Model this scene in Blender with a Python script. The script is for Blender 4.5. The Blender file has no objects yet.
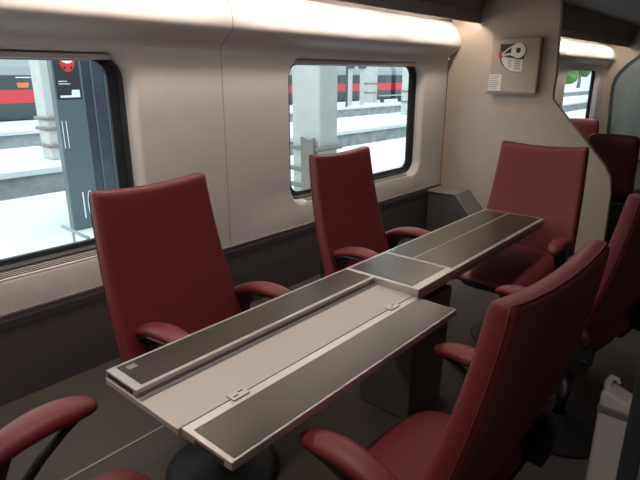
import bpy, bmesh, math, random
from mathutils import Vector, Matrix
random.seed(7)
SC = bpy.context.scene
COL = SC.collection
PI = math.pi

# ------------------------------------------------------------------ camera
F_PX = 530.0
pitch = math.atan(165 / F_PX)
yaw = math.atan(480 / math.hypot(F_PX, 165))
cam_d = bpy.data.cameras.new('camera')
cam = bpy.data.objects.new('camera', cam_d)
COL.objects.link(cam)
cam_d.sensor_width = 36
cam_d.lens = 36 * F_PX / 640
cam_d.clip_start = 0.02
cam_d.clip_end = 300
cam.location = (0, 0, 1.6)
fw = Vector((math.cos(yaw) * math.cos(pitch), math.sin(yaw) * math.cos(pitch), -math.sin(pitch)))
cam.rotation_euler = fw.to_track_quat('-Z', 'Y').to_euler()
SC.camera = cam

# ------------------------------------------------------------------ world, exposure
w = bpy.data.worlds.new('world')
SC.world = w
w.use_nodes = True
bg = w.node_tree.nodes['Background']
bg.inputs[1].default_value = 2.3
_nt = w.node_tree                      # overcast sky, brighter towards the open end of the station (-X)
_tc = _nt.nodes.new('ShaderNodeTexCoord')
_sx = _nt.nodes.new('ShaderNodeSeparateXYZ')
_mr = _nt.nodes.new('ShaderNodeMapRange')
_mr.inputs['From Min'].default_value = -1
_mr.inputs['From Max'].default_value = 1
_cr = _nt.nodes.new('ShaderNodeValToRGB')
_cr.color_ramp.elements[0].color = (0.95, 1.0, 1.0, 1)
_cr.color_ramp.elements[1].color = (0.46, 0.58, 0.62, 1)
_nt.links.new(_tc.outputs['Generated'], _sx.inputs[0])
_nt.links.new(_sx.outputs['X'], _mr.inputs['Value'])
_nt.links.new(_mr.outputs[0], _cr.inputs[0])
_nt.links.new(_cr.outputs[0], bg.inputs[0])
vs = SC.view_settings
vs.view_transform = 'Standard'
vs.look = 'None'
vs.exposure = 0.0
vs.gamma = 1.0
vs.use_curve_mapping = False


def area(name, loc, rot, sx, sy, power, color):
    d = bpy.data.lights.new(name, 'AREA')
    d.shape = 'RECTANGLE'
    d.size = sx
    d.size_y = sy
    d.energy = power
    d.color = color
    o = bpy.data.objects.new(name, d)
    COL.objects.link(o)
    o.location = loc
    o.rotation_euler = rot
    return o


# added ceiling fill lights, out of view (each just under its panel, built below)
CEIL = [(0.55, 1.20), (2.9, 1.20)]
for cx_, cy_ in CEIL:
    area('ceiling_fill_light', (cx_, cy_, 2.405), (0, 0, 0), 1.5, 0.16, 11.5 if cx_ < 1 else 7.5, (1.0, 0.92, 0.87))
area('post_fill_light', (-0.35, 0.15, 2.405), (0, 0, 0), 0.5, 0.14, 6.0, (1.0, 0.93, 0.88))  # unseen fill, added to brighten the door post and the chairs' left sides
area('ceiling_fill_light', (8.0, 0.75, 2.405), (0, 0, 0), 1.8, 0.16, 5.0, (1.0, 0.88, 0.78))


# ------------------------------------------------------------------ materials
def mat(name, col, rough=0.5, metal=0.0, noise=None, bump=None, spec=0.5, coat=0.0, var=0.0, emit=None):
    m = bpy.data.materials.new(name)
    m.use_nodes = True
    nt = m.node_tree
    b = nt.nodes['Principled BSDF']
    b.inputs['Base Color'].default_value = (*col, 1)
    b.inputs['Roughness'].default_value = rough
    b.inputs['Metallic'].default_value = metal
    b.inputs['Specular IOR Level'].default_value = spec
    b.inputs['Coat Weight'].default_value = coat
    if emit:
        b.inputs['Emission Color'].default_value = (*emit[0], 1)
        b.inputs['Emission Strength'].default_value = emit[1]
    if noise or bump:
        tc = nt.nodes.new('ShaderNodeTexCoord')
        n = nt.nodes.new('ShaderNodeTexNoise')
        n.inputs['Scale'].default_value = noise or 40
        n.inputs['Detail'].default_value = 5
        nt.links.new(tc.outputs['Object'], n.inputs['Vector'])
        if var:
            r = nt.nodes.new('ShaderNodeValToRGB')
            r.color_ramp.elements[0].position = 0.3
            r.color_ramp.elements[1].position = 0.7
            r.color_ramp.elements[0].color = (*[c * (1 - var) for c in col], 1)
            r.color_ramp.elements[1].color = (*[min(1, c * (1 + var)) for c in col], 1)
            nt.links.new(n.outputs['Fac'], r.inputs['Fac'])
            nt.links.new(r.outputs['Color'], b.inputs['Base Color'])
        if bump:
            bp = nt.nodes.new('ShaderNodeBump')
            bp.inputs['Strength'].default_value = bump
            bp.inputs['Distance'].default_value = 0.01
            nt.links.new(n.outputs['Fac'], bp.inputs['Height'])
            nt.links.new(bp.outputs['Normal'], b.inputs['Normal'])
    return m


def emat(name, col, strength):
    m = bpy.data.materials.new(name)
    m.use_nodes = True
    nt = m.node_tree
    nt.nodes.remove(nt.nodes['Principled BSDF'])
    e = nt.nodes.new('ShaderNodeEmission')
    e.inputs[0].default_value = (*col, 1)
    e.inputs[1].default_value = strength
    nt.links.new(e.outputs[0], nt.nodes['Material Output'].inputs[0])
    return m


def glassmat(name, tint, refl=0.08, rough=0.0):
    m = bpy.data.materials.new(name)
    m.use_nodes = True
    nt = m.node_tree
    nt.nodes.remove(nt.nodes['Principled BSDF'])
    t = nt.nodes.new('ShaderNodeBsdfTransparent')
    t.inputs[0].default_value = (*tint, 1)
    g = nt.nodes.new('ShaderNodeBsdfGlossy')
    g.inputs['Roughness'].default_value = rough
    mx = nt.nodes.new('ShaderNodeMixShader')
    lw = nt.nodes.new('ShaderNodeLayerWeight')
    lw.inputs[0].default_value = refl
    nt.links.new(lw.outputs['Fresnel'], mx.inputs[0])
    nt.links.new(t.outputs[0], mx.inputs[1])
    nt.links.new(g.outputs[0], mx.inputs[2])
    nt.links.new(mx.outputs[0], nt.nodes['Material Output'].inputs[0])
    return m


M = dict(
    wall=mat('wall_plastic', (0.60, 0.575, 0.565), 0.42, noise=6, var=0.02),
    part=mat('partition_laminate', (0.43, 0.355, 0.295), 0.5, noise=8, var=0.03),
    dado=mat('dado_grey', (0.085, 0.074, 0.078), 0.55, noise=80, bump=0.08),
    rack=mat('rack_laminate', (0.17, 0.13, 0.125), 0.55),
    lip=mat('rack_lip', (0.27, 0.23, 0.23), 0.45),
    floor=mat('carpet', (0.085, 0.070, 0.062), 0.95, noise=260, bump=0.6, var=0.45),
    ceil=mat('ceiling_panel', (0.20, 0.17, 0.165), 0.7),
    rubber=mat('rubber', (0.024, 0.029, 0.034), 0.4),
    alu=mat('aluminium', (0.56, 0.53, 0.525), 0.32, 0.45),
    alud=mat('aluminium_dark', (0.32, 0.29, 0.31), 0.4, 0.35),
    plate=mat('table_plate', (0.52, 0.47, 0.43), 0.42, 0.15, noise=400, var=0.06),
    inlay=mat('table_inlay', (0.056, 0.044, 0.037), 0.28, 0.15, noise=500, bump=0.02, var=0.05, spec=0.5),
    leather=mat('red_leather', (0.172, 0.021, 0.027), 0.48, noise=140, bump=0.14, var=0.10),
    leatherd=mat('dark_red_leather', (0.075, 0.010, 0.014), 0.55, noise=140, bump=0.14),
    piping=mat('piping', (0.12, 0.014, 0.018), 0.5),
    black=mat('black_plastic', (0.012, 0.012, 0.013), 0.4),
    base=mat('black_base', (0.016, 0.016, 0.017), 0.6, spec=0.25),
    ped=mat('pedestal_grey', (0.165, 0.155, 0.155), 0.45, 0.3),
    ledge=mat('console_grey', (0.24, 0.225, 0.22), 0.6),
    grille=mat('grille', (0.13, 0.10, 0.09), 0.5),
    white=mat('white_plastic', (0.72, 0.66, 0.62), 0.35),
    post=mat('grey_white_post', (0.82, 0.78, 0.76), 0.4),
    glass=glassmat('window_glass', (0.93, 0.99, 1.0), 0.03),
    frost=mat('frosted_glass', (0.20, 0.235, 0.235), 0.25, 0.0, noise=3, var=0.12),
    doorglass=glassmat('door_glass', (0.55, 0.66, 0.66), 0.25, 0.05),
    lamp=emat('strip_lamp', (1.0, 0.87, 0.72), 40.0),
    fill_panel=emat('ceiling_fill_panel', (1.0, 0.86, 0.74), 2.0),
    box=mat('box_beige', (0.36, 0.29, 0.24), 0.5),
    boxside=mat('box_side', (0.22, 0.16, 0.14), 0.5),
    sheet=mat('paper_sheet', (0.66, 0.62, 0.56), 0.6),
    ink=mat('ink', (0.20, 0.18, 0.16), 0.6),
    tagred=mat('red_tag', (0.55, 0.03, 0.03), 0.5),
    dark=mat('dark_recess', (0.03, 0.025, 0.025), 0.6),
    # outside
    concrete=mat('platform_concrete', (0.72, 0.78, 0.80), 0.8, noise=1.2, var=0.06),
    edge=mat('platform_edge', (0.36, 0.39, 0.40), 0.9, noise=2.5, var=0.25),
    ballast=mat('track_bed', (0.50, 0.52, 0.53), 0.95, noise=6, var=0.35),
    rail=mat('rail_steel', (0.10, 0.11, 0.12), 0.5, 0.5),
    column=mat('column_concrete', (0.50, 0.52, 0.50), 0.8, noise=3, var=0.08),
    band=mat('guard_rail', (0.23, 0.21, 0.19), 0.5, 0.3),
    kiosk=mat('pillar_grey', (0.105, 0.140, 0.155), 0.3),
    kioskd=mat('poster_dark', (0.028, 0.034, 0.040), 0.4),
    shelter=mat('cabinet_dark', (0.055, 0.062, 0.085), 0.25, noise=5, var=0.2),
    signwhite=mat('sign_white', (0.85, 0.9, 0.92), 0.6),
    signred=mat('sign_red', (0.75, 0.03, 0.03), 0.5),
    tdark=mat('train_dark', (0.065, 0.085, 0.095), 0.35),
    tred=mat('train_red', (0.68, 0.05, 0.065), 0.35),
    tgrey=mat('train_grey', (0.33, 0.37, 0.37), 0.5),
    tglass=mat('train_window', (0.04, 0.055, 0.065), 0.12),
    orange=mat('orange_sign', (0.75, 0.22, 0.05), 0.5),
    leaf=mat('tree_green', (0.10, 0.22, 0.06), 0.8, noise=2, var=0.5),
)


# ------------------------------------------------------------------ helpers
def link(name, bm, m, parent=None, smooth=False, bevel=0.0, sub=0):
    bmesh.ops.recalc_face_normals(bm, faces=bm.faces)
    me = bpy.data.meshes.new(name)
    bm.to_mesh(me)
    bm.free()
    if smooth:
        for p in me.polygons:
            p.use_smooth = True
    for x in (m if isinstance(m, (list, tuple)) else [m]):
        me.materials.append(x)
    o = bpy.data.objects.new(name, me)
    COL.objects.link(o)
    if parent:
        o.parent = parent
    if bevel:
        md = o.modifiers.new('bevel', 'BEVEL')
        md.width = bevel
        md.segments = 2
        md.limit_method = 'ANGLE'
    if sub:
        md = o.modifiers.new('subsurf', 'SUBSURF')
        md.levels = sub
        md.render_levels = sub
    return o


def empty(name, loc, rz=0.0):
    o = bpy.data.objects.new(name, None)
    o.empty_display_size = 0.1
    COL.objects.link(o)
    o.location = loc
    o.rotation_euler = (0, 0, rz)
    return o


def tag(o, label, cat, group=None):
    o['label'] = label
    o['category'] = cat
    if group:
        o['group'] = group
    return o


def struct(name, bm, m, **k):
    o = link(name, bm, m, **k)
    if not k.get('parent'):
        o['kind'] = 'structure'
    return o


def BM():
    return bmesh.new()


def box(bm, x0, x1, y0, y1, z0, z1, mi=0):
    v = [bm.verts.new(p) for p in ((x0, y0, z0), (x1, y0, z0), (x1, y1, z0), (x0, y1, z0),
                                   (x0, y0, z1), (x1, y0, z1), (x1, y1, z1), (x0, y1, z1))]
    for f in ((0, 3, 2, 1), (4, 5, 6, 7), (0, 1, 5, 4), (1, 2, 6, 5), (2, 3, 7, 6), (3, 0, 4, 7)):
        fc = bm.faces.new([v[i] for i in f])
        fc.material_index = mi
    return v


def bx(*a):
    bm = BM()
    box(bm, *a)
    return bm


def prism(bm, pts, axis, a, b):
    """extrude a 2-D outline between a and b along an axis (x: pts=(y,z); y: pts=(x,z); z: pts=(x,y))"""
    def P(p, t):
        return {'x': (t, p[0], p[1]), 'y': (p[0], t, p[1]), 'z': (p[0], p[1], t)}[axis]
    A = [bm.verts.new(P(p, a)) for p in pts]
    B = [bm.verts.new(P(p, b)) for p in pts]
    bm.faces.new(A)
    bm.faces.new(B[::-1])
    n = len(pts)
    for i in range(n):
        bm.faces.new([A[i], A[(i + 1) % n], B[(i + 1) % n], B[i]])


def strip(bm, pts, x0, x1, closed=False):
    """open sheet with profile pts=(y,z) swept along x"""
    A = [bm.verts.new((x0, p[0], p[1])) for p in pts]
    B = [bm.verts.new((x1, p[0], p[1])) for p in pts]
    for i in range(len(pts) - 1):
        bm.faces.new([A[i], A[i + 1], B[i + 1], B[i]])


def tube(bm, pts, radii, n=10, flat=1.0, up=Vector((0, 0, 1))):
    """tapered tube through pts; radii = r or (rx, rz)"""
    rings = []
    P = [Vector(p) for p in pts]
    for i, p in enumerate(P):
        d = (P[min(i + 1, len(P) - 1)] - P[max(i - 1, 0)]).normalized()
        u = up if abs(d.dot(up)) < 0.97 else Vector((0, 1, 0))
        s = d.cross(u).normalized()
        t = s.cross(d).normalized()
        r = radii[i] if isinstance(radii, (list, tuple)) else radii
        rx, rz = r if isinstance(r, (list, tuple)) else (r, r * flat)
        rings.append([bm.verts.new(p + s * rx * math.cos(2 * PI * k / n) + t * rz * math.sin(2 * PI * k / n)) for k in range(n)])
    for a, b in zip(rings, rings[1:]):
        for k in range(n):
            bm.faces.new([a[k], a[(k + 1) % n], b[(k + 1) % n], b[k]])
    bm.faces.new(rings[0][::-1])
    bm.faces.new(rings[-1])


def lathe(bm, prof, cx=0, cy=0, n=40):
    rings = []
    for r, z in prof:
        rings.append([bm.verts.new((cx + r * math.cos(2 * PI * k / n), cy + r * math.sin(2 * PI * k / n), z)) for k in range(n)])
    for a, b in zip(rings, rings[1:]):
        for k in range(n):
            bm.faces.new([a[k], a[(k + 1) % n], b[(k + 1) % n], b[k]])
    bm.faces.new(rings[0][::-1])
    bm.faces.new(rings[-1])


def rrect(x0, x1, z0, z1, r, n=8):
    out = []
    for cx, cz, a0 in ((x1 - r, z0 + r, -PI / 2), (x1 - r, z1 - r, 0), (x0 + r, z1 - r, PI / 2), (x0 + r, z0 + r, PI)):
        for k in range(n + 1):
            a = a0 + (PI / 2) * k / n
            out.append((cx + r * math.cos(a), cz + r * math.sin(a)))
    return out


def loft_y(bm, loops):
    """loops: list of (pts, y), equal counts, joined as a closed band"""
    R = [[bm.verts.new((p[0], y, p[1])) for p in pts] for pts, y in loops]
    for a, b in zip(R, R[1:]):
        n = len(a)
        for k in range(n):
            bm.faces.new([a[k], a[(k + 1) % n], b[(k + 1) % n], b[k]])


def slab(bm, nu, nv, top, bot):
    """closed cushion from two surface functions of (u, v) in [-1,1]x[0,1]"""
    T = [[bm.verts.new(top(-1 + 2 * i / nu, j / nv)) for j in range(nv + 1)] for i in range(nu + 1)]
    B = [[bm.verts.new(bot(-1 + 2 * i / nu, j / nv)) for j in range(nv + 1)] for i in range(nu + 1)]
    for i in range(nu):
        for j in range(nv):
            bm.faces.new([T[i][j], T[i + 1][j], T[i + 1][j + 1], T[i][j + 1]])
            bm.faces.new([B[i][j], B[i][j + 1], B[i + 1][j + 1], B[i + 1][j]])
    for i in range(nu):
        bm.faces.new([T[i][0], B[i][0], B[i + 1][0], T[i + 1][0]])
        bm.faces.new([T[i][nv], T[i + 1][nv], B[i + 1][nv], B[i][nv]])
    for j in range(nv):
        bm.faces.new([T[0][j], T[0][j + 1], B[0][j + 1], B[0][j]])
        bm.faces.new([T[nu][j], B[nu][j], B[nu][j + 1], T[nu][j + 1]])


def text_mesh(name, s, size, m, loc, rot, parent=None, extrude=0.004, shear=0.0, offset=0.0, sx=1.0):
    c = bpy.data.curves.new(name, 'FONT')
    c.body = s
    c.size = size
    c.extrude = extrude
    c.shear = shear
    c.offset = offset
    t = bpy.data.objects.new(name + '_tmp', c)
    COL.objects.link(t)
    bpy.context.view_layer.update()
    me = bpy.data.meshes.new_from_object(t.evaluated_get(bpy.context.evaluated_depsgraph_get()))
    bpy.data.objects.remove(t)
    me.materials.clear()
    me.materials.append(m)
    o = bpy.data.objects.new(name, me)
    COL.objects.link(o)
    o.location = loc
    o.rotation_euler = rot
    o.scale = (sx, 1, 1)
    if parent:
        o.parent = parent
    return o


# ================================================================== ROOM SHELL
WY = 2.73          # plane of the window wall
XP = 5.15          # partition beyond the far chair
XE = 11.3          # second partition
X0 = -0.95         # near end wall
ZC = 2.42
DADO = 0.47
PITCH = 3.085
W0 = 0.68          # centre of window 1
HW = 0.96          # half width of the outer recess opening

struct('floor', bx(X0, XE + 0.1, -0.75, WY + 0.02, -0.08, 0.0), M['floor'])
struct('ceiling', bx(X0, XE + 0.1, -0.75, 2.84, ZC, ZC + 0.06), M['ceil'])
struct('wall_near', bx(X0 - 0.06, X0, -0.75, WY + 0.2, -0.08, ZC + 0.06), M['part'])
struct('wall_right', bx(X0, XE + 0.1, -0.81, -0.75, -0.08, ZC + 0.06), M['rack'])
# floor heating duct trim along the window wall and the aluminium seat rail in the carpet
struct('trim_1', bx(X0, XP, 1.965, 1.977, -0.001, 0.003), M['ledge'])
# dado below the windows
bm = BM()
prism(bm, [(WY, -0.0), (WY + 0.1, 0), (WY + 0.1, DADO), (WY - 0.004, DADO), (WY - 0.012, DADO - 0.03), (WY - 0.006, DADO - 0.07), (WY, DADO - 0.09)], 'x', X0, XE)
struct('baseboard_left', bm, M['dado'])
struct('trim_2', bx(X0, XP, WY - 0.014, WY + 0.01, DADO, DADO + 0.010), M['lip'])

# window panels: one wall panel for every window, seams in between
seams = [X0] + [2.22 + PITCH * k for k in range(4)]
cove = [(2.73, 1.745), (2.725, 1.765), (2.70, 1.79), (2.66, 1.815), (2.625, 1.84), (2.605, 1.865),
        (2.600, 1.89), (2.603, 1.925), (2.612, 1.96), (2.63, 2.00), (2.66, 2.05), (2.72, 2.10)]
for k in range(4):
    x0 = seams[k] + (0.0025 if k else 0)
    x1 = (seams[k + 1] if k < 3 else XE) - 0.0025
    if k == 1:
        x1 = XP
    if k == 2:
        pass
    wc = W0 + PITCH * k
    a, b = wc - HW, wc + HW
    z0, z1 = DADO + 0.01, 1.745
    inner = rrect(a, b, 0.625, 1.785 - 0.045, 0.17)
    # push every inner point outwards to the panel's rectangle
    cxm, czm = wc, 1.18
    outer = []
    n1 = 9
    for q, (px, pz) in enumerate(inner):
        corner, kk = divmod(q, n1)
        ex = x1 if corner in (0, 1) else x0
        ez = z0 if corner in (0, 3) else z1
        f = kk / (n1 - 1)
        if corner in (0, 2):
            P = (px, ez) if f < 0.5 else (ex, pz)
        else:
            P = (ex, pz) if f < 0.5 else (px, ez)
        if kk == 4:
            P = (ex, ez)
        outer.append(P)
    bm = BM()
    rec1 = rrect(a + 0.02, b - 0.02, 0.645, 1.72, 0.155)
    rec2 = rrect(a + 0.045, b - 0.045, 0.665, 1.705, 0.13)
    loft_y(bm, [(outer, WY), (inner, WY), (rec1, WY + 0.012), (rec2, WY + 0.085)])
    # thickness at the panel edges so the seam reads as a real gap
    loft_y(bm, [(outer, WY), ([(p[0], p[1]) for p in outer], WY + 0.03)])
    struct('wall_left' if k == 0 else 'wall_left', bm, M['wall'], smooth=True).data.set_sharp_from_angle(angle=math.radians(50))
    # cove panel (convex light shelf) above it
    if k == 2:
        cx0, cx1 = XP + 0.07, x1
    else:
        cx0, cx1 = x0, x1
    bm = BM()
    strip(bm, cove, cx0, cx1)
    struct('trim_3', bm, M['wall'], smooth=True)
    # window: rubber frame, aluminium blind rail, pane
    wf = empty('window_%d' % (k + 1), (wc, WY + 0.085, 0.66))
    wf['kind'] = 'structure'
    L = lambda pts: [(p[0] - wc, p[1] - 0.66) for p in pts]
    bm = BM()
    f0 = L(rrect(a + 0.045, b - 0.045, 0.665, 1.705, 0.13))
    f1 = L(rrect(a + 0.055, b - 0.055, 0.675, 1.695, 0.12))
    f2 = L(rrect(a + 0.075, b - 0.075, 0.69, 1.69, 0.11))
    f3 = L(rrect(a + 0.125, b - 0.125, 0.715, 1.675, 0.09))
    f4 = L(rrect(a + 0.130, b - 0.130, 0.72, 1.67, 0.085))
    loft_y(bm, [(f0, -0.004), (f1, -0.012), (f2, 0.004), (f2, 0.012), (f3, 0.018), (f4, 0.03)])
    link('window_frame', bm, M['rubber'], wf, smooth=True).data.set_sharp_from_angle(angle=math.radians(35))
    bm = BM()
    box(bm, -(HW - 0.12), HW - 0.12, -0.035, -0.006, 1.695 - 0.66 - 0.018, 1.705 - 0.66 + 0.002)
    link('blind_rail', bm, M['alu'], wf, bevel=0.004)
    bm = BM()
    pts = L(rrect(a + 0.128, b - 0.128, 0.717, 1.672, 0.088))
    bm.faces.new([bm.verts.new((p[0], 0.028, p[1])) for p in pts])
    link('pane', bm, M['glass'], wf)
    # ventilation grille lying in the sill
    bm = BM()
    gl = HW - 0.22
    sill_pts = [(-0.005, 0.012), (-0.075, 0.0)]
    for q in range(4):
        yy = -0.012 - 0.016 * q
        box(bm, -gl, gl, yy - 0.006, yy, -0.0005 - 0.004 * q, 0.0068 - 0.004 * q)
    link('sill_grille', bm, M['grille'], wf)
    bm = BM()
    prism(bm, [(-0.078, -0.030), (-0.078, -0.0135), (-0.074, -0.0125), (-0.006, 0.0055), (-0.004, 0.003), (-0.004, -0.018)], 'x', -gl - 0.03, gl + 0.03)
    link('grille_tray', bm, M['wall'], wf)

# solid backing behind the panel seams
for k in range(4):
    xs = 2.22 + PITCH * k
    if xs < XE:
        struct('wall_left', bx(xs - 0.25, xs + 0.25, WY + 0.032, WY + 0.06, 0.3, 1.75), M['rubber'])
        bm = BM()
        strip(bm, [(p[0] + 0.010, p[1] - 0.004) for p in cove], xs - 0.03, xs + 0.03)
        struct('trim_4', bm, M['rubber'])
# backing behind the wall panels above the cove, closing the shell
bm = BM()
box(bm, X0, XE + 0.1, 2.74, 2.80, 2.08, ZC - 0.001)
struct('wall_upper', bm, M['rack'])

# luggage rack / bin above the windows: lip and fascia, one run per compartment
for x0, x1, nm in ((X0, XP - 0.001, 'a'), (XP + 0.07, XE, 'b')):
    r = empty('luggage_rack', ((x0 + x1) / 2, 2.41, 2.07))
    o = (x0 + x1) / 2
    bm = BM()
    prism(bm, [(0.0, 0.0), (0.02, 0.0), (0.03, 0.072), (0.31, 0.072), (0.31, 0.09), (0.0, 0.10)], 'x', x0 - o, x1 - o)
    link('rack_lip', bm, M['lip'], r, bevel=0.004)
    bm = BM()
    prism(bm, [(0.004, 0.101), (0.31, 0.101), (0.31, 0.349), (-0.105, 0.349), (-0.06, 0.24)], 'x', x0 - o, x1 - o)
    link('rack_fascia', bm, M['rack'], r, bevel=0.006)
    tag(r, 'purple-brown overhead luggage rack with grey lip above the near windows' if nm == 'a' else
        'dark overhead luggage rack behind the partition, above the farther windows', 'luggage rack')

# strip lamps under the rack
def strip_lamp(x0, x1, label):
    r = empty('strip_lamp', ((x0 + x1) / 2, 2.485, 2.1245))
    h = (x1 - x0) / 2
    link('lamp_tube', bx(-h + 0.03, h - 0.03, -0.018, 0.018, -0.020, 0.002), M['lamp'], r)
    link('lamp_holder', bx(-h, h, -0.026, 0.026, 0.0025, 0.015), M['lip'], r)
    tag(r, label, 'lamp', 'strip lamps under the luggage racks')


# ================================================================== run lamps
for x0, x1, lb in ((-0.7, 0.75, 'warm strip lamp under the rack above the large left window'),
                   (0.85, 2.12, 'warm strip lamp under the rack, at the wall seam between the two windows'),
                   (2.26, 3.95, 'warm strip lamp under the rack above the middle window, nearer end'),
                   (4.05, 5.10, 'warm strip lamp under the rack, next to the beige partition'),
                   (6.0, 8.2, 'strip lamp in the farther compartment, hidden behind the partition'),
                   (8.3, 9.7, 'strip lamp above the small far window, left one'),
                   (9.8, 11.1, 'strip lamp above the small far window, right one')):
    strip_lamp(x0, x1, lb)

# unseen glowing panels that go with the added ceiling fill lights
rc = empty('ceiling_fill', (-0.35, 0.15, ZC))
link('fill_diffuser', bx(-0.25, 0.25, -0.07, 0.07, -0.010, -0.0005), M['fill_panel'], rc)
tag(rc, 'short unseen ceiling panel added to brighten the pale post', 'lamp')
for q, (cx_, cy_) in enumerate(CEIL + [(8.0, 0.75)]):
    r = empty('ceiling_fill', (cx_, cy_, ZC))
    link('fill_diffuser', bx(-0.75, 0.75, -0.08, 0.08, -0.010, -0.0005), M['fill_panel'], r)
    tag(r, ['long unseen fill panel added over the near end of the table', 'long unseen fill panel added over the far end of the table',
            'long unseen fill panel added in the farther compartment'][q], 'lamp')

# partition with its cut-away right edge
pts = [(WY, 0.0), (1.05, 0.0), (1.06, 0.60), (1.085, 0.74), (1.14, 0.83), (1.655, 1.385), (1.665, 1.45), (1.655, 1.60), (1.69, 2.22), (1.70, ZC - 0.001), (2.32, ZC - 0.001),
       (2.72, ZC - 0.001)]
bm = BM()
prism(bm, pts, 'x', XP, XP + 0.06)
struct('wall_partition', bm, M['part'], bevel=0.004)

# second partition with a frosted pane
bm = BM()
prism(bm, [(WY, 0), (-0.75, 0), (-0.75, ZC - 0.001), (WY, ZC - 0.001)], 'x', XE, XE + 0.06)
struct('wall_far', bm, M['part'])
fp = empty('glass_partition', (XE - 0.05, 1.2, 0.05))
ar = []
gp = [(2.52, 0.06)] + [(2.60, 1.25), (2.60, 1.42), (2.575, 1.55), (2.51, 1.67), (2.40, 1.80), (2.22, 1.95), (1.95, 2.12), (1.60, 2.27)] + [(-0.2, 2.30), (-0.2, 0.06)]
gi = [(2.47, 0.11), (2.54, 1.25), (2.54, 1.41), (2.52, 1.52), (2.465, 1.63), (2.36, 1.755), (2.19, 1.90), (1.93, 2.07), (1.59, 2.21), (-0.14, 2.24), (-0.14, 0.11)]
bm = BM()
n = len(gp)
for xx in (-0.01, 0.035):
    pass
A = [bm.verts.new((-0.012, p[0] - 1.2, p[1] - 0.05)) for p in gp]
B = [bm.verts.new((-0.012, p[0] - 1.2, p[1] - 0.05)) for p in gi]
C2 = [bm.verts.new((0.045, p[0] - 1.2, p[1] - 0.05)) for p in gp]
D2 = [bm.verts.new((0.045, p[0] - 1.2, p[1] - 0.05)) for p in gi]
for k in range(n):
    l = (k + 1) % n
    bm.faces.new([A[k], A[l], B[l], B[k]])
    bm.faces.new([C2[k], C2[l], D2[l], D2[k]])
    bm.faces.new([A[k], A[l], C2[l], C2[k]])
    bm.faces.new([B[k], B[l], D2[l], D2[k]])
link('partition_frame', bm, M['rubber'], fp)
bm = BM()
prism(bm, [(p[0] - 1.2, p[1] - 0.05) for p in gi], 'x', 0.0, 0.012)
link('pane', bm, M['frost'], fp)
tag(fp, 'frosted grey-green glass partition in a dark rounded frame at the far end', 'glass partition')

# low corner console between window wall and partition
bm = BM()
prism(bm, [(WY - 0.02, 0.0), (WY - 0.02, 0.436), (2.395, 0.436), (2.09, 0.10), (2.09, 0.0)], 'x', 4.87, XP - 0.002)
con = empty('corner_console', (0, 0, 0))
link('console_body', bm, M['dado'], con)
bm = BM()
prism(bm, [(WY - 0.016, 0.437), (WY - 0.016, 0.458), (2.385, 0.458), (2.065, 0.10), (2.085, 0.092), (2.397, 0.437)], 'x', 4.85, XP - 0.002)
link('console_top', bm, M['ledge'], con, bevel=0.004)
tag(con, 'low corner console with grey sloping top between window wall and partition', 'console')

# ---------------------------------------------------------------- emergency box on the partition
eb = empty('emergency_box', (XP, 2.03, 1.44))
bm = BM()
prism(bm, [(-0.235, 0.0), (0.22, 0.0), (0.22, 0.485), (-0.235, 0.485)], 'x', -0.075, -0.0005)
link('housing', bm, M['box'], eb, bevel=0.012)
XF = -0.0765
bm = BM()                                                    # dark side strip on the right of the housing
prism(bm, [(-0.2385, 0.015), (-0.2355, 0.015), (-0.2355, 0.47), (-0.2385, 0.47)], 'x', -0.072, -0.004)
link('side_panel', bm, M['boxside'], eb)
# quarter-round window outline: Y from +0.135 (left) to -0.11 (right), z .18-.44
def qpts(s):
    c = [(0.135 * s + 0.0, 0.435), (-0.06, 0.437 if s == 1 else 0.430)]
    return c
out = []
yl, yr, zt, zb = 0.132, -0.105, 0.435, 0.185
out += [(yl, zt)]
out += [(yr + 0.05 + 0.0, zt)]
for k in range(1, 7):
    a = PI / 2 * k / 6
    out.append((yr + 0.05 - 0.05 * math.sin(a), zt - 0.05 + 0.05 * math.cos(a)))
out += [(yr, 0.36), (yr + 0.01, 0.29), (yr + 0.01, zb)]
out += [(yr + 0.07, zb)]
for k in range(1, 9):
    a = PI / 2 * k / 8
    out.append((yr + 0.07 + (yl - yr - 0.07) * math.sin(a), zb + 0.16 * (1 - math.cos(a))))
bm = BM()
prism(bm, out, 'x', XF - 0.0015, XF)
link('viewing_window', bm, M['dark'], eb)
lab = [(yr + 0.012, 0.295), (yr + 0.012, zb + 0.004), (yr + 0.07, zb + 0.004)]
for k in range(1, 9):
    a = PI / 2 * k / 8
    lab.append((yr + 0.07 + (yl - yr - 0.085) * math.sin(a), zb + 0.004 + 0.155 * (1 - math.cos(a))))
lab.append((0.118, 0.335))
lab.append((0.06, 0.315))
bm = BM()
prism(bm, lab, 'x', XF - 0.003, XF - 0.0016)
q = link('instruction_label', bm, M['sheet'], eb)
bm = BM()
for c0, c1 in ((0.045, 0.005), (-0.015, -0.075)):
    for r_ in range(6):
        z = 0.29 - r_ * 0.016
        if c0 > 0 and r_ > 4:
            continue
        box(bm, XF - 0.0036, XF - 0.0031, c1 + random.uniform(0, .02), c0, z, z + 0.007)
link('print', bm, M['ink'], q)
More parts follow.
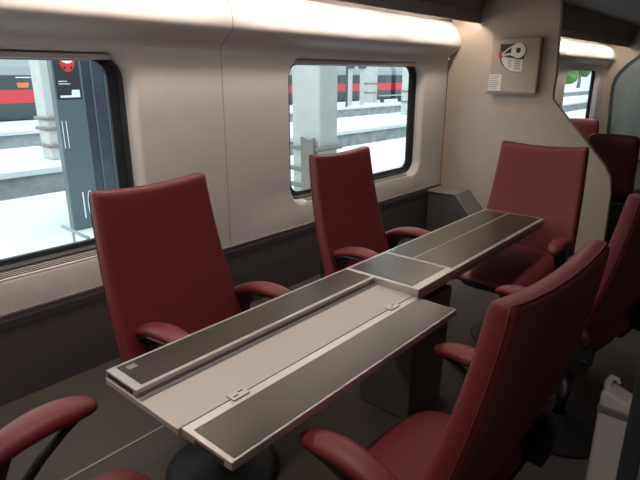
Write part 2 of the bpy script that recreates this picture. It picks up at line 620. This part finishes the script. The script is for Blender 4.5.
# round brake valve ring with a hub, arms and a red seal
bm = BM()
def yring(bm, cy, cz, r0, r1, x0, x1, n=28):
    R = []
    for rr, xx in ((r0, x1), (r0, x0), (r1, x0), (r1, x1)):
        R.append([bm.verts.new((xx, cy + rr * math.cos(2 * PI * k / n), cz + rr * math.sin(2 * PI * k / n))) for k in range(n)])
    for i in range(4):
        a_, b_ = R[i], R[(i + 1) % 4]
        for k in range(n):
            bm.faces.new([a_[k], a_[(k + 1) % n], b_[(k + 1) % n], b_[k]])
yring(bm, -0.045, 0.375, 0.024, 0.066, XF - 0.014, XF - 0.002)
hnd = link('pull_ring', bm, M['white'], eb)
bm = BM()
yring(bm, -0.045, 0.375, 0.002, 0.023, XF - 0.010, XF - 0.003)
link('hub', bm, M['black'], eb)
bm = BM()
tube(bm, [(XF - 0.008, 0.105, 0.335), (XF - 0.008, 0.03, 0.345), (XF - 0.008, -0.04, 0.325)], [0.006, 0.010, 0.014], 8)
tube(bm, [(XF - 0.008, 0.105, 0.345), (XF - 0.008, 0.045, 0.395), (XF - 0.008, -0.03, 0.435)], [0.005, 0.007, 0.006], 8)
link('lever', bm, M['white'], eb)
link('seal', bx(XF - 0.012, XF - 0.002, 0.098, 0.138, 0.315, 0.37), M['tagred'], eb, bevel=0.005)
q = link('notice_sheet', bx(XF - 0.0012, XF, 0.095, 0.215, 0.018, 0.165), M['sheet'], eb)
bm = BM()
for r_ in range(7):
    z = 0.145 - r_ * 0.018
    box(bm, XF - 0.0018, XF - 0.0013, 0.11 + random.uniform(0, .03), 0.205, z, z + 0.006)
link('print', bm, M['ink'], q)
bm = BM()
box(bm, -0.085, -0.0765, -0.235, 0.235, -0.012, 0.006)
link('bottom_rail', bm, M['boxside'], eb)
tag(eb, 'beige wall box with round emergency brake valve and notices, on the partition', 'emergency box')


# ================================================================== TABLE
tb = empty('conference_table', (2.05, 1.27, 0))
TX, TY = 2.05, 1.27
def tbx(name, x0, x1, y0, y1, z0, z1, m, parent=None, bevel=0.0, smooth=False):
    p = parent or tb
    return link(name, bx(x0 - TX, x1 - TX, y0 - TY, y1 - TY, z0, z1), m, p, bevel=bevel)

XA, XB, XC, XD = 0.667, 1.868, 2.205, 3.43
YO, YM, YI, YL = 1.462, 1.288, 1.078, 0.868
ZT = 0.72
def framed_strip(name, x0, x1, y0, y1, zt, th, rim=0.014, ends=(0.02, 0.02), rimy=(0.014, 0.014)):
    """aluminium tray with hollow look and dark inlay on top"""
    t = tbx(name, x0, x1, y0, y1, zt - th, zt, M['alu'], bevel=0.0025)
    tbx('inlay', x0 + ends[0], x1 - ends[1], y0 + rimy[0], y1 - rimy[1], zt + 0.0002, zt + 0.0014, M['inlay'], t)
    return t
# near half: fixed strip, exposed plate, unfolded leaf
ns = framed_strip('fixed_strip', XA, XB - 0.001, YM, YO, ZT, 0.0275, ends=(0.028, 0.004), rimy=(0.016, 0.014))
bm = BM()
for z in (0.7035, 0.6965):
    box(bm, XA + 0.002 - TX, XB - 0.002 - TX, YM - 0.0015 - TY, YM - 0.0001 - TY, z, z + 0.0014)
link('groove', bm, M['dark'], ns)
link('end_slot', bx(XA - 0.0016 - TX, XA - 0.0001 - TX, YM + 0.02 - TY, YO - 0.012 - TY, 0.700, 0.714), M['dark'], ns)
pl = tbx('lower_plate', XA - 0.004, XB - 0.001, YI + 0.0015, YO + 0.002, 0.672, 0.692, M['plate'], bevel=0.002)
link('edge_rail', bx(XA + 0.002 - TX, XB - 0.003 - TX, YM - 0.022 - TY, YM - 0.010 - TY, 0.6922, 0.6955), M['alud'], pl)
lf = framed_strip('folding_leaf', XA + 0.006, XB - 0.015, YL, YI - 0.0015, 0.692, 0.026, ends=(0.016, 0.006), rimy=(0.008, 0.034))
link('end_slot', bx(XA + 0.0042 - TX, XA + 0.0058 - TX, YL + 0.03 - TY, YI - 0.06 - TY, 0.671, 0.683), M['dark'], lf)
for hx in (0.875, 1.70):
    h = tbx('hinge', hx - 0.03, hx + 0.03, YI - 0.018, YI + 0.018, 0.6926, 0.6975, M['alu'], bevel=0.001)
    link('hinge_slot', bx(hx - 0.022 - TX, hx - 0.004 - TX, YI - 0.008 - TY, YI - 0.003 - TY, 0.6977, 0.6984), M['dark'], h)
    link('hinge_slot', bx(hx + 0.004 - TX, hx + 0.022 - TX, YI + 0.003 - TY, YI + 0.008 - TY, 0.6977, 0.6984), M['dark'], h)
# middle console with its sunk inlay
mc = tbx('centre_console', XB + 0.001, XC - 0.001, YI - 0.02, YO, 0.672, ZT, M['alu'], bevel=0.003)
tbx('inlay', XB + 0.022, XC - 0.016, YI + 0.022, YO - 0.018, ZT + 0.0002, ZT + 0.0012, M['inlay'], mc)
link('latch', bx(XC + 0.015 - TX, XC + 0.055 - TX, YO - 0.035 - TY, YO - 0.025 - TY, ZT + 0.0014, ZT + 0.0035), M['alud'], mc)
# far half: fixed strip and the leaf folded over
framed_strip('fixed_strip', XC + 0.001, XD, YM + 0.001, YO, ZT, 0.026, ends=(0.008, 0.02), rimy=(0.008, 0.014))
fl = framed_strip('folding_leaf', XC + 0.001, XD, YI - 0.02, YM - 0.001, ZT, 0.026, ends=(0.010, 0.02), rimy=(0.022, 0.004))
tbx('lower_plate', XC + 0.001, XD, YI - 0.012, YO, 0.662, 0.690, M['alud'], bevel=0.002)
# support beams and the pedestal
tbx('support_beam', XA + 0.15, XD - 0.15, 1.20, 1.36, 0.61, 0.6615, M['alud'], bevel=0.004)
bm = BM()
A = [(1.93, 1.11), (2.25, 1.11), (2.25, 1.40), (1.93, 1.40)]
prism(bm, [(p[0] - TX, p[1] - TY) for p in A], 'z', 0.0, 0.61)
for v in bm.verts:
    if v.co.z > 0.3:
        v.co.y *= 1.12
        v.co.x *= 1.06
link('pedestal', bm, M['ped'], tb, bevel=0.008)
tag(tb, 'long conference table with aluminium edges, dark inlays and one leaf unfolded', 'table')
link('scuff_mark', bx(0.715 - TX, 0.745 - TX, 1.405 - TY, 1.43 - TY, 0.7215, 0.7219), M['alud'], ns)


# ================================================================== CHAIRS
def make_chair(x, y, az, label, seat_len=0.52, base=(0.0, 0.42), arm_y=0.0, group='red leather conference chairs around the table', ztop=1.142, w=0.275, dark=False, aw=0.325, ak=1.0, arm_x=0.0, zbot=0.40, wb=0.16):
    """x, y: floor point under the top edge of the backrest; az: facing direction in degrees"""
    rz = math.radians(az - 90)
    c_, s_ = math.cos(rz), math.sin(rz)
    bxx, byy = base
    rx, ry = x + bxx * c_ - byy * s_, y + bxx * s_ + byy * c_
    r = empty('conference_chair', (rx, ry, 0), rz)
    ox, oy = -bxx, -byy
    leather = M['leatherd'] if dark else M['leather']

    def cy(z):                       # centre line of the backrest in side view
        t = max(0.0, (ztop - z))
        return 0.10 * t + 0.20 * t * t
    zb = zbot

    def front(u, v):
        u, v = math.sin(PI / 2 * u), 0.5 - 0.5 * math.cos(PI * v)
        z = zb + (ztop - zb) * v
        ww = w * (1.03 + wb * (1 - v)) 
        return (ox + u * ww, oy + cy(z) + 0.036 + 0.030 * u * u * (0.4 + 0.6 * (1 - v)) - (0.010 if abs(u) > .999 or v > .999 else 0), z + 0.022 * u * u * v ** 4)

    def back(u, v):
        u, v = math.sin(PI / 2 * u), 0.5 - 0.5 * math.cos(PI * v)
        z = zb + (ztop - zb) * v
        ww = w * (1.03 + wb * (1 - v)) 
        return (ox + u * ww, oy + cy(z) - 0.038 + 0.010 * u * u - (-0.008 if abs(u) > .999 or v > .999 else 0), z + 0.022 * u * u * v ** 4 - (0.004 if v == 1 else 0))
    bm = BM()
    slab(bm, 8, 9, front, back)
    bk = link('backrest', bm, leather, r, smooth=True, sub=2)
    # piping along the rear edge of the sides and the top, laid on the finished surface
    bpy.context.view_layer.update()
    em = bk.evaluated_get(bpy.context.evaluated_depsgraph_get()).to_mesh()
    NB = 9 * 10
    idx = [NB + 0 * 10 + j for j in range(0, 10)] + [NB + i * 10 + 9 for i in range(1, 8)] + [NB + 8 * 10 + j for j in range(9, -1, -1)]
    qq = [tuple(em.vertices[k].co) for k in idx]
    bm = BM()
    tube(bm, qq, 0.0032, 6)
    link('piping', bm, M['piping'], bk, smooth=True)

    # seat cushion
    s0, s1 = 0.12, seat_len
    ws = 0.275

    def st(u, v):
        yy = s0 + (s1 - s0) * v
        e = 0.035 * (abs(u) ** 4) + 0.03 * max(0, v - 0.8) * 5
        wv = ws * (1 - 0.10 * max(0, (v - 0.75)) * 4)
        return (ox + u * wv, oy + yy - (0.025 * u * u if v > 0.9 else 0), 0.492 - 0.035 * v - e - 0.010 * math.sin(PI * v))

    def sb(u, v):
        yy = s0 + (s1 - s0) * v
        wv = ws * (1 - 0.10 * max(0, (v - 0.75)) * 4)
        return (ox + u * wv * 0.97, oy + yy - 0.015 - (0.025 * u * u if v > 0.9 else 0), 0.355 + 0.02 * max(0, v - 0.8) * 5)
    bm = BM()
    slab(bm, 6, 6, st, sb)
    link('seat', bm, leather, r, smooth=True, sub=2)
    # black shell under the seat
    bm = BM()
    slab(bm, 4, 4, lambda u, v: (ox + u * 0.22, oy + 0.12 + (s1 - 0.20) * v, 0.353),
         lambda u, v: (ox + u * 0.15, oy + 0.17 + (s1 - 0.30) * v, 0.30))
    link('seat_shell', bm, M['black'], r, smooth=True, sub=1)
    # armrests with curved black supports
    for s in (-1, 1):
        ax = s * aw + arm_x
        prof = [(0.060, 0.500, 0.014, 0.012), (0.115, 0.548, 0.024, 0.018), (0.19, 0.592, 0.034, 0.023), (0.28, 0.622, 0.042, 0.026),
                (0.37, 0.634, 0.046, 0.027), (0.45, 0.628, 0.043, 0.025), (0.505, 0.612, 0.032, 0.020), (0.528, 0.603, 0.014, 0.010)]
        bm = BM()
        tube(bm, [(ox + ax - s * 0.02 * (1 - i / 7), oy + arm_y + p[0], p[1]) for i, p in enumerate(prof)], [(p[2] * 1.12 * ak, p[3] * 1.18 * ak) for p in prof], 12)
        arm = link('armrest', bm, leather, r, smooth=True, sub=1)
        bm = BM()
        sp = [(0.475, 0.592), (0.42, 0.575), (0.34, 0.525), (0.26, 0.460), (0.18, 0.405), (0.13, 0.375)]
        tube(bm, [(ox + ax - s * 0.012 * i, oy + arm_y + p[0], p[1]) for i, p in enumerate(sp)],
             [(0.020, 0.009), (0.022, 0.011), (0.018, 0.012), (0.018, 0.014), (0.020, 0.018), (0.022, 0.020)], 10)
        # under-pad rail back to the rear joint
        tube(bm, [(ox + ax, oy + arm_y + 0.40, 0.598), (ox + ax, oy + arm_y + 0.26, 0.590), (ox + ax - s * .01, oy + arm_y + 0.15, 0.545), (ox + ax - s * 0.015, oy + arm_y + 0.085, 0.49),
                  (ox + ax - s * 0.02, oy + arm_y + 0.08, 0.42), (ox + ax - s * 0.03, oy + arm_y + 0.12, 0.37)],
             [(0.022, 0.010), (0.022, 0.012), (0.020, 0.016), (0.018, 0.024), (0.018, 0.030), (0.018, 0.022)], 10)
        xo = ox + ax - s * 0.022
        prism(bm, [(oy + arm_y + a, b) for a, b in ((0.050, 0.480), (0.075, 0.535), (0.125, 0.560), (0.20, 0.588), (0.27, 0.598), (0.235, 0.520), (0.215, 0.430), (0.20, 0.345), (0.075, 0.345), (0.055, 0.40))],
              'x', xo - 0.017, xo + 0.017)
        link('arm_support', bm, M['black'], arm)
        bm = BM()
        tube(bm, [(ox + s * 0.19, oy + arm_y + 0.15, 0.345), (ox + ax - s * 0.02, oy + arm_y + 0.145, 0.365)], [(0.03, 0.02), (0.03, 0.022)], 10)
        link('arm_bracket', bm, M['black'], arm, smooth=True)
    # pedestal and disc base
    sc = oy + 0.12 + (s1 - 0.12) * 0.5
    bm = BM()
    tube(bm, [(0, 0, 0.06), (0, 0, 0.18), (ox * 0.35, 0.3 * (sc), 0.24), (ox * 0.6, 0.6 * (sc), 0.31)], [(0.036, 0.036), (0.036, 0.036), (0.050, 0.045), (0.06, 0.05)], 14)
    link('column', bm, M['black'], r, smooth=True)
    bm = BM()
    lathe(bm, [(0.225, 0.0), (0.238, 0.006), (0.236, 0.014), (0.20, 0.028), (0.12, 0.046), (0.06, 0.062), (0.045, 0.075)])
    link('disc_base', bm, M['base'], r, smooth=True)
    tag(r, label, 'chair', group)
    return r


make_chair(1.243, 2.055, -87, 'red leather armchair by the large left window, facing the table', base=(0.13, 0.52), aw=0.295, arm_x=-0.055)
make_chair(2.56, 2.055, -91, 'red leather armchair in front of the middle window, behind the table', base=(0.0, 0.50), w=0.258, aw=0.290, arm_x=-0.05)
make_chair(3.72, 1.215, 180, 'red leather armchair at the far end of the table before the beige partition', seat_len=0.86, base=(-0.13, 0.62), arm_y=0.10)
make_chair(1.285, 0.340, 87, 'red leather armchair seen from behind on the near side of the table', base=(0.0, 0.36), w=0.295, aw=0.358, wb=0.24, arm_x=-0.015)
make_chair(2.61, 0.33, 80, 'red leather armchair cut off by the right edge, black disc base showing', base=(-0.27, 0.18), arm_y=0.0, w=0.285, aw=0.35, wb=0.26, zbot=0.34)
make_chair(0.105, 1.150, 0, 'red leather armchair at the bottom left corner, only armrest and seat edge in view', seat_len=0.585, base=(0.0, 0.30), aw=0.34, ak=1.25)


# ---------------------------------------------------------------- seats of the farther compartment
def far_seat(x, y, w_, zt, label, m):
    r = empty('passenger_chair', (x, y, 0))
    bm = BM()
    slab(bm, 6, 6, lambda u, v: (-0.04 + 0.10 * (1 - v), u * w_, 0.42 + (zt - 0.42) * v - 0.01 * u * u),
         lambda u, v: (0.05 + 0.10 * (1 - v), u * w_, 0.42 + (zt - 0.42) * v - 0.012 * u * u))
    link('backrest', bm, m, r, smooth=True, sub=1)
    bm = BM()
    slab(bm, 4, 4, lambda u, v: (0.12 + 0.46 * v, u * w_, 0.47), lambda u, v: (0.12 + 0.46 * v, u * w_, 0.36))
    link('seat', bm, m, r, smooth=True, sub=1)
    link('plinth', bx(-0.03, 0.46, -w_ + 0.03, w_ - 0.03, 0.0, 0.40), M['black'], r, bevel=0.01)
    tag(r, label, 'seat')
    return r


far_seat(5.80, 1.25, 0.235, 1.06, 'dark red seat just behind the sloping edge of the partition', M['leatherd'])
far_seat(8.20, 2.20, 0.23, 1.02, 'small red seat beneath the far window behind the partition', M['leather'])

# ---------------------------------------------------------------- glass door edge at the right
gd = empty('glass_door', (0.90, 0.088, 0.0))
bm = BM()
box(bm, -0.012, 0.012, -0.012, 0.016, 0.02, 2.05)
link('rubber_edge', bm, M['rubber'], gd, bevel=0.003)
link('pane', bx(-0.004, 0.004, -0.60, -0.0125, 0.03, 2.04), M['frost'], gd)
tag(gd, 'glass door with a black rubber edge at the lower right of the view', 'door')

wp = empty('door_post', (1.30, 0.195, -0.0))
bm = BM()
prism(bm, [(0.018, 0.0), (-0.10, 0.0), (-0.10, 0.868), (-0.035, 0.872), (0.000, 0.885), (0.018, 0.88)], 'x', -0.03, 0.03)
link('post_body', bm, M['post'], wp, bevel=0.008)
bm = BM()
tube(bm, [(0, 0.006, 0.86), (0, 0.010, 0.895), (0, 0.004, 0.910), (0, -0.008, 0.908), (0, -0.012, 0.899)], [0.012, 0.009, 0.007, 0.006, 0.005], 10)
link('hook', bm, M['white'], wp, smooth=True)
bm = BM()
box(bm, -0.034, 0.034, -0.10, 0.0195, 0.825, 0.845)
link('collar', bm, M['alud'], wp, bevel=0.003)
bm = BM()
tube(bm, [(0, -0.060, 0.86), (0, -0.066, 0.985)], [0.016, 0.011], 10)
link('handle', bm, M['white'], wp, smooth=True)
tag(wp, 'pale grey post with a small hook behind the glass door', 'post')

# ================================================================== OUTSIDE
GZ = -0.35
struct('ground', bx(-15, 130, 2.9, 110, -1.45, -1.25), M['ballast'])
def platform(y0, y1, lab):
    p = empty('platform', (50, (y0 + y1) / 2, GZ))
    h = (y1 - y0) / 2
    link('deck', bx(-65, 80, -h, h, -0.12, 0), M['concrete'], p)
    link('platform_wall', bx(-65, 80, -h + 0.12, h - 0.12, -0.9, -0.12), M['edge'], p)
    tag(p, lab, 'platform', 'station platforms')
platform(3.15, 9.4, 'bright platform right outside the train windows')
platform(12.1, 16.2, 'middle platform between the two track beds')
platform(21.0, 26.0, 'farthest platform, in front of the red and dark train')
def rails(y, lab):
    r = empty('railway_track', (50, y, -1.25))
    for s in (-1, 1):
        link('rail', bx(-65, 80, s * 0.72 - 0.04, s * 0.72 + 0.04, 0.06, 0.22), M['rail'], r)
    bm = BM()
    for k in range(-60, 75, 1):
        box(bm, k - 0.12, k + 0.12, -1.2, 1.2, 0.0, 0.06)
    link('sleepers', bm, M['edge'], r)['kind'] = 'stuff'
    tag(r, lab, 'track')
rails(10.8, 'railway track between the nearest and the middle platform')
rails(18.6, 'railway track between the middle and the farthest platform')

def column(x, y, sx, sy, zt, label, bands):
    c = empty('concrete_column', (x, y, GZ))
    link('shaft', bx(-sx / 2, sx / 2, -sy / 2, sy / 2, 0.002, zt - GZ), M['column'], c, bevel=0.03)
    for z in bands:
        bm = BM()
        e = 0.035
        for a in ((-sx / 2 - e, -sy / 2 - e, sx / 2 + e, -sy / 2 - e), (sx / 2 + e, -sy / 2 - e, sx / 2 + e, sy / 2 + e),
                  (sx / 2 + e, sy / 2 + e, -sx / 2 - e, sy / 2 + e), (-sx / 2 - e, sy / 2 + e, -sx / 2 - e, -sy / 2 - e)):
            tube(bm, [(a[0], a[1], z - GZ), (a[2], a[3], z - GZ)], 0.028 if y < 8 else 0.04, 8)
        link('guard_rail', bm, M['band'], c, smooth=True)
    tag(c, label, 'column', 'concrete columns on the platforms')
    return c
c = column(5.86, 5.165, 0.40, 0.53, 4.2, 'large concrete column filling the left of the middle window', (0.60, 0.29, 0.05))
bm = BM()
prism(bm, [(-0.10, 0.0), (0.08, 0.0), (0.10, 1.20), (0.04, 1.17), (-0.02, 1.13), (-0.08, 1.17), (-0.14, 1.20)], 'x', -0.31, -0.265)
for v in bm.verts:
    v.co.y -= 0.10
    v.co.z *= 0.93
link('protector_plate', bm, M['band'], c)
column(5.72, 13.42, 0.60, 0.54, 6.0, 'pale concrete column with three brown bands in the left window', (0.62, 0.38, -0.02))
column(33.5, 24.0, 0.70, 0.75, 8.0, 'pale concrete column in the centre of the middle window', (1.0, 0.35))
column(24.4, 15.0, 0.62, 0.62, 7.0, 'yellowish concrete column at the right edge of the middle window', (0.8, 0.3))
column(15.0, 5.165, 0.40, 0.53, 4.2, 'concrete column farther along the nearest platform', (0.60,))

# platform bench near the centre column
bn = empty('platform_bench', (35.0, 23.0, GZ))
link('seat', bx(-1.6, 3.0, -0.2, 0.2, 0.45, 0.52), M['tgrey'], bn)
for q in (-1.4, 1.0, 2.8):
    link('leg', bx(q - 0.05, q + 0.05, -0.15, 0.15, 0, 0.45), M['rail'], bn)
tag(bn, 'grey bench on the far platform beside the centre column', 'bench')
# thin posts on the far platform
for px_, py_, ww, lb in ((28.3, 21.9, 0.22, 'thin pale post left of the centre column in the middle window'), (29.6, 21.9, 0.22, 'thin pale post directly beside the centre column')):
    sp_ = empty('signal_post', (px_, py_, GZ))
    link('shaft', bx(-ww / 2, ww / 2, -ww / 2, ww / 2, 0, 2.35), M['column'], sp_)
    link('cap', bx(-ww, ww, -ww * 0.8, ww * 0.8, 2.3505, 2.5), M['tdark'], sp_)
    tag(sp_, lb, 'post')
# hanging train sign
hs = empty('platform_sign', (27.45, 21.5, GZ))
link('sign_board', bx(-0.6, 0.6, -0.1, 0.1, 2.56, 3.4), M['tdark'], hs)
link('sign_face', bx(-0.4, 0.4, -0.115, -0.101, 2.70, 3.2), mat('sign_brown', (0.16, 0.08, 0.08), 0.5), hs)
link('pole', bx(-0.05, 0.05, -0.05, 0.05, 0.0, 2.55), M['rail'], hs)
tag(hs, 'dark sign board on a pole, partly behind the large concrete column', 'sign')
# marker at the edge of the middle platform's track
mk = empty('track_marker', (13.6, 11.9, -1.25))
link('post', bx(-0.06, 0.06, -0.05, 0.05, 0, 0.6), M['tgrey'], mk)
link('plate', bx(-0.22, 0.22, -0.06, 0.03, 0.35, 0.8), M['tdark'], mk)
tag(mk, 'small dark marker on the track bed below the middle platform', 'marker')

# trains
def train(x0, x1, y, lab, nwin):
    t = empty('train', ((x0 + x1) / 2, y + 1.4, -1.25))
    h = (x1 - x0) / 2
    g = lambda a: a + 1.25
    bm = BM()
    prism(bm, [(-1.4, g(-0.35)), (-1.4, g(0.379))] + [(1.4, g(0.379)), (1.4, g(-0.35))], 'x', -h, h)
    link('lower_body', bm, M['tdark'], t)
    link('red_stripe', bx(-h, h, -1.402, 1.4, g(0.38), g(0.95)), M['tred'], t)
    link('window_band', bx(-h, h, -1.4, 1.4, g(0.951), g(1.60)), M['tdark'], t)
    bm = BM()
    prism(bm, [(-1.4, g(1.601)), (-1.38, g(1.95)), (-1.2, g(2.27)), (1.2, g(2.27)), (1.38, g(1.95)), (1.4, g(1.601))], 'x', -h, h)
    link('roof', bm, M['tgrey'], t)
    for k in range(nwin):
        xx = -h + 1.6 + k * (2 * h - 3.2) / max(1, nwin - 1)
        link('window', bx(xx - 0.75, xx + 0.75, -1.415, -1.401, g(1.02), g(1.54)), M['tglass'], t)
    link('bogies', bx(-h + 1, h - 1, -1.0, 1.0, 0.02, g(-0.351)), M['rail'], t)
    tag(t, lab, 'train', 'red-striped trains beyond the platforms')
    return t
t1 = train(-6.0, 14.5, 26.6, 'dark train with a red stripe seen through the left window', 6)
g = 1.25
cxn = 4.25
ob = BM(); prism(ob, [(5.65, g + 1.05), (6.10, g + 1.05), (6.15, g + 1.27), (5.62, g + 1.27)], 'y', -1.43, -1.416)
link('orange_sign', ob, M['orange'], t1)
ob = BM()
for k in range(9):
    box(ob, 5.62 + k * 0.075, 5.675 + k * 0.075, -1.43, -1.416, g + 1.47, g + 1.52)
link('lettering', ob, M['signwhite'], t1)
train(15.2, 40.2, 26.6, 'dark train with a red stripe behind the columns in the middle window', 8)
train(40.9, 66.0, 26.6, 'dark red-striped train car at the right of the middle window', 8)
# information pillar with numbers, right outside the left window
ip = empty('information_pillar', (3.11, 6.83, GZ))
link('pillar_body', bx(-0.178, 0.182, -0.06, 0.06, 0, 3.6), M['kiosk'], ip, bevel=0.008)
link('poster', bx(-0.155, 0.150, -0.063, -0.0605, 1.66, 3.2), M['kioskd'], ip)
text_mesh('number_eleven', '11', 0.50, M['signwhite'], (-0.172, -0.064, 1.07), (PI / 2, 0, 0), ip, extrude=0.001, sx=0.20, offset=-0.002)
text_mesh('number_ten', '10', 0.52, M['signwhite'], (-0.055, -0.064, 0.145), (PI / 2, 0, 0), ip, extrude=0.001, sx=0.36, offset=-0.002)
def disc_xz(bm, cx, cz, r, y0, y1, n=28, sz=1.0):
    prism(bm, [(cx + r * math.cos(2 * PI * k / n), cz + sz * r * math.sin(2 * PI * k / n)) for k in range(n)], 'y', y0, y1)
bm = BM()
disc_xz(bm, 0.015, 2.11, 0.092, -0.0655, -0.0632, sz=1.35)
pe = link('poster_emblem', bm, M['signred'], ip)
bm = BM()
for k in range(9):
    a0 = PI + 0.10 + k * (PI - 0.2) / 9
    a1 = PI + 0.10 + (k + 1) * (PI - 0.2) / 9
    prism(bm, [(0.015 + r_ * math.cos(a), 2.20 + 1.1 * r_ * math.sin(a)) for r_, a in ((0.066, a0), (0.105, a0), (0.105, a1), (0.066, a1))], 'y', -0.0675, -0.0657)
link('emblem_arc', bm, M['signwhite'], pe)
bm = BM()
disc_xz(bm, -0.025, 2.035, 0.018, -0.0675, -0.0657)
disc_xz(bm, 0.055, 2.035, 0.018, -0.0675, -0.0657)
link('emblem_spot', bm, M['kioskd'], pe)
bm = BM()
for q, l1 in enumerate((0.10, 0.13)):
    z = 1.87 - q * 0.03
    x = -0.12
    while x < -0.12 + l1:
        wd = random.uniform(0.008, 0.014)
        box(bm, x, x + wd, -0.0650, -0.0632, z, z + 0.012)
        x += wd + 0.004
link('poster_lettering', bm, M['signwhite'], ip)
bm = BM()
prism(bm, [(-0.12, 1.685), (0.125, 1.685), (0.125, 1.775), (0.03, 1.775), (0.02, 1.71), (-0.12, 1.71)], 'y', -0.0655, -0.0634)
link('poster_logo', bm, M['signwhite'], ip)
tag(ip, 'grey information pillar with the numbers 11 and 10 outside the left window', 'pillar')

cb = empty('platform_cabinet', (3.86, 7.15, GZ))
link('cabinet_body', bx(-0.60, 0.55, -0.2, 0.3, 0, 3.4), M['shelter'], cb, bevel=0.01)
bm = BM()
for q in (-0.36, -0.18, 0.02, 0.24):
    box(bm, q - 0.012, q + 0.012, -0.212, -0.2005, 0.05, 3.35)
link('cabinet_rib', bm, M['kiosk'], cb)
tag(cb, 'dark ribbed cabinet behind the information pillar at the window edge', 'cabinet')
hr = empty('platform_handrail', (2.6, 6.3, GZ))
bm = BM()
tube(bm, [(-0.22, -0.5, 0.37), (-0.10, -0.85, 0.27)], 0.018, 8)
link('rail_bar', bm, M['tgrey'], hr, smooth=True)
bm = BM()
tube(bm, [(-0.17, -0.64, 0.0), (-0.17, -0.64, 0.33)], 0.016, 8)
link('rail_post', bm, M['tgrey'], hr, smooth=True)
tag(hr, 'low metal handrail in front of the information pillar', 'handrail')

# trees seen in the small far window
for q, (x, y, s, lb) in enumerate(((95, 30, 3.0, 'green tree seen at the upper left of the small far window'), (108, 30.5, 3.4, 'green tree seen at the upper right of the small far window'))):
    tr = empty('tree', (x, y, -1.25))
    bm = BM()
    rnd = random.Random(q)
    for k in range(26):
        c = Vector((rnd.gauss(0, 1.3), rnd.gauss(0, 1.0), s + 2.4 + rnd.gauss(0, 1.0)))
        bmesh.ops.create_icosphere(bm, subdivisions=2, radius=rnd.uniform(.8, 1.3), matrix=Matrix.Translation(c))
    for v in bm.verts:
        v.co += Vector((rnd.uniform(-.15, .15), rnd.uniform(-.15, .15), rnd.uniform(-.15, .15)))
    link('crown', bm, M['leaf'], tr, smooth=True)
    bm = BM()
    tube(bm, [(0, 0, 0), (0.1, 0, 2), (0, 0, s + 2)], [0.35, 0.28, 0.15], 10)
    link('trunk', bm, M['band'], tr, smooth=True)
    tag(tr, lb, 'tree')
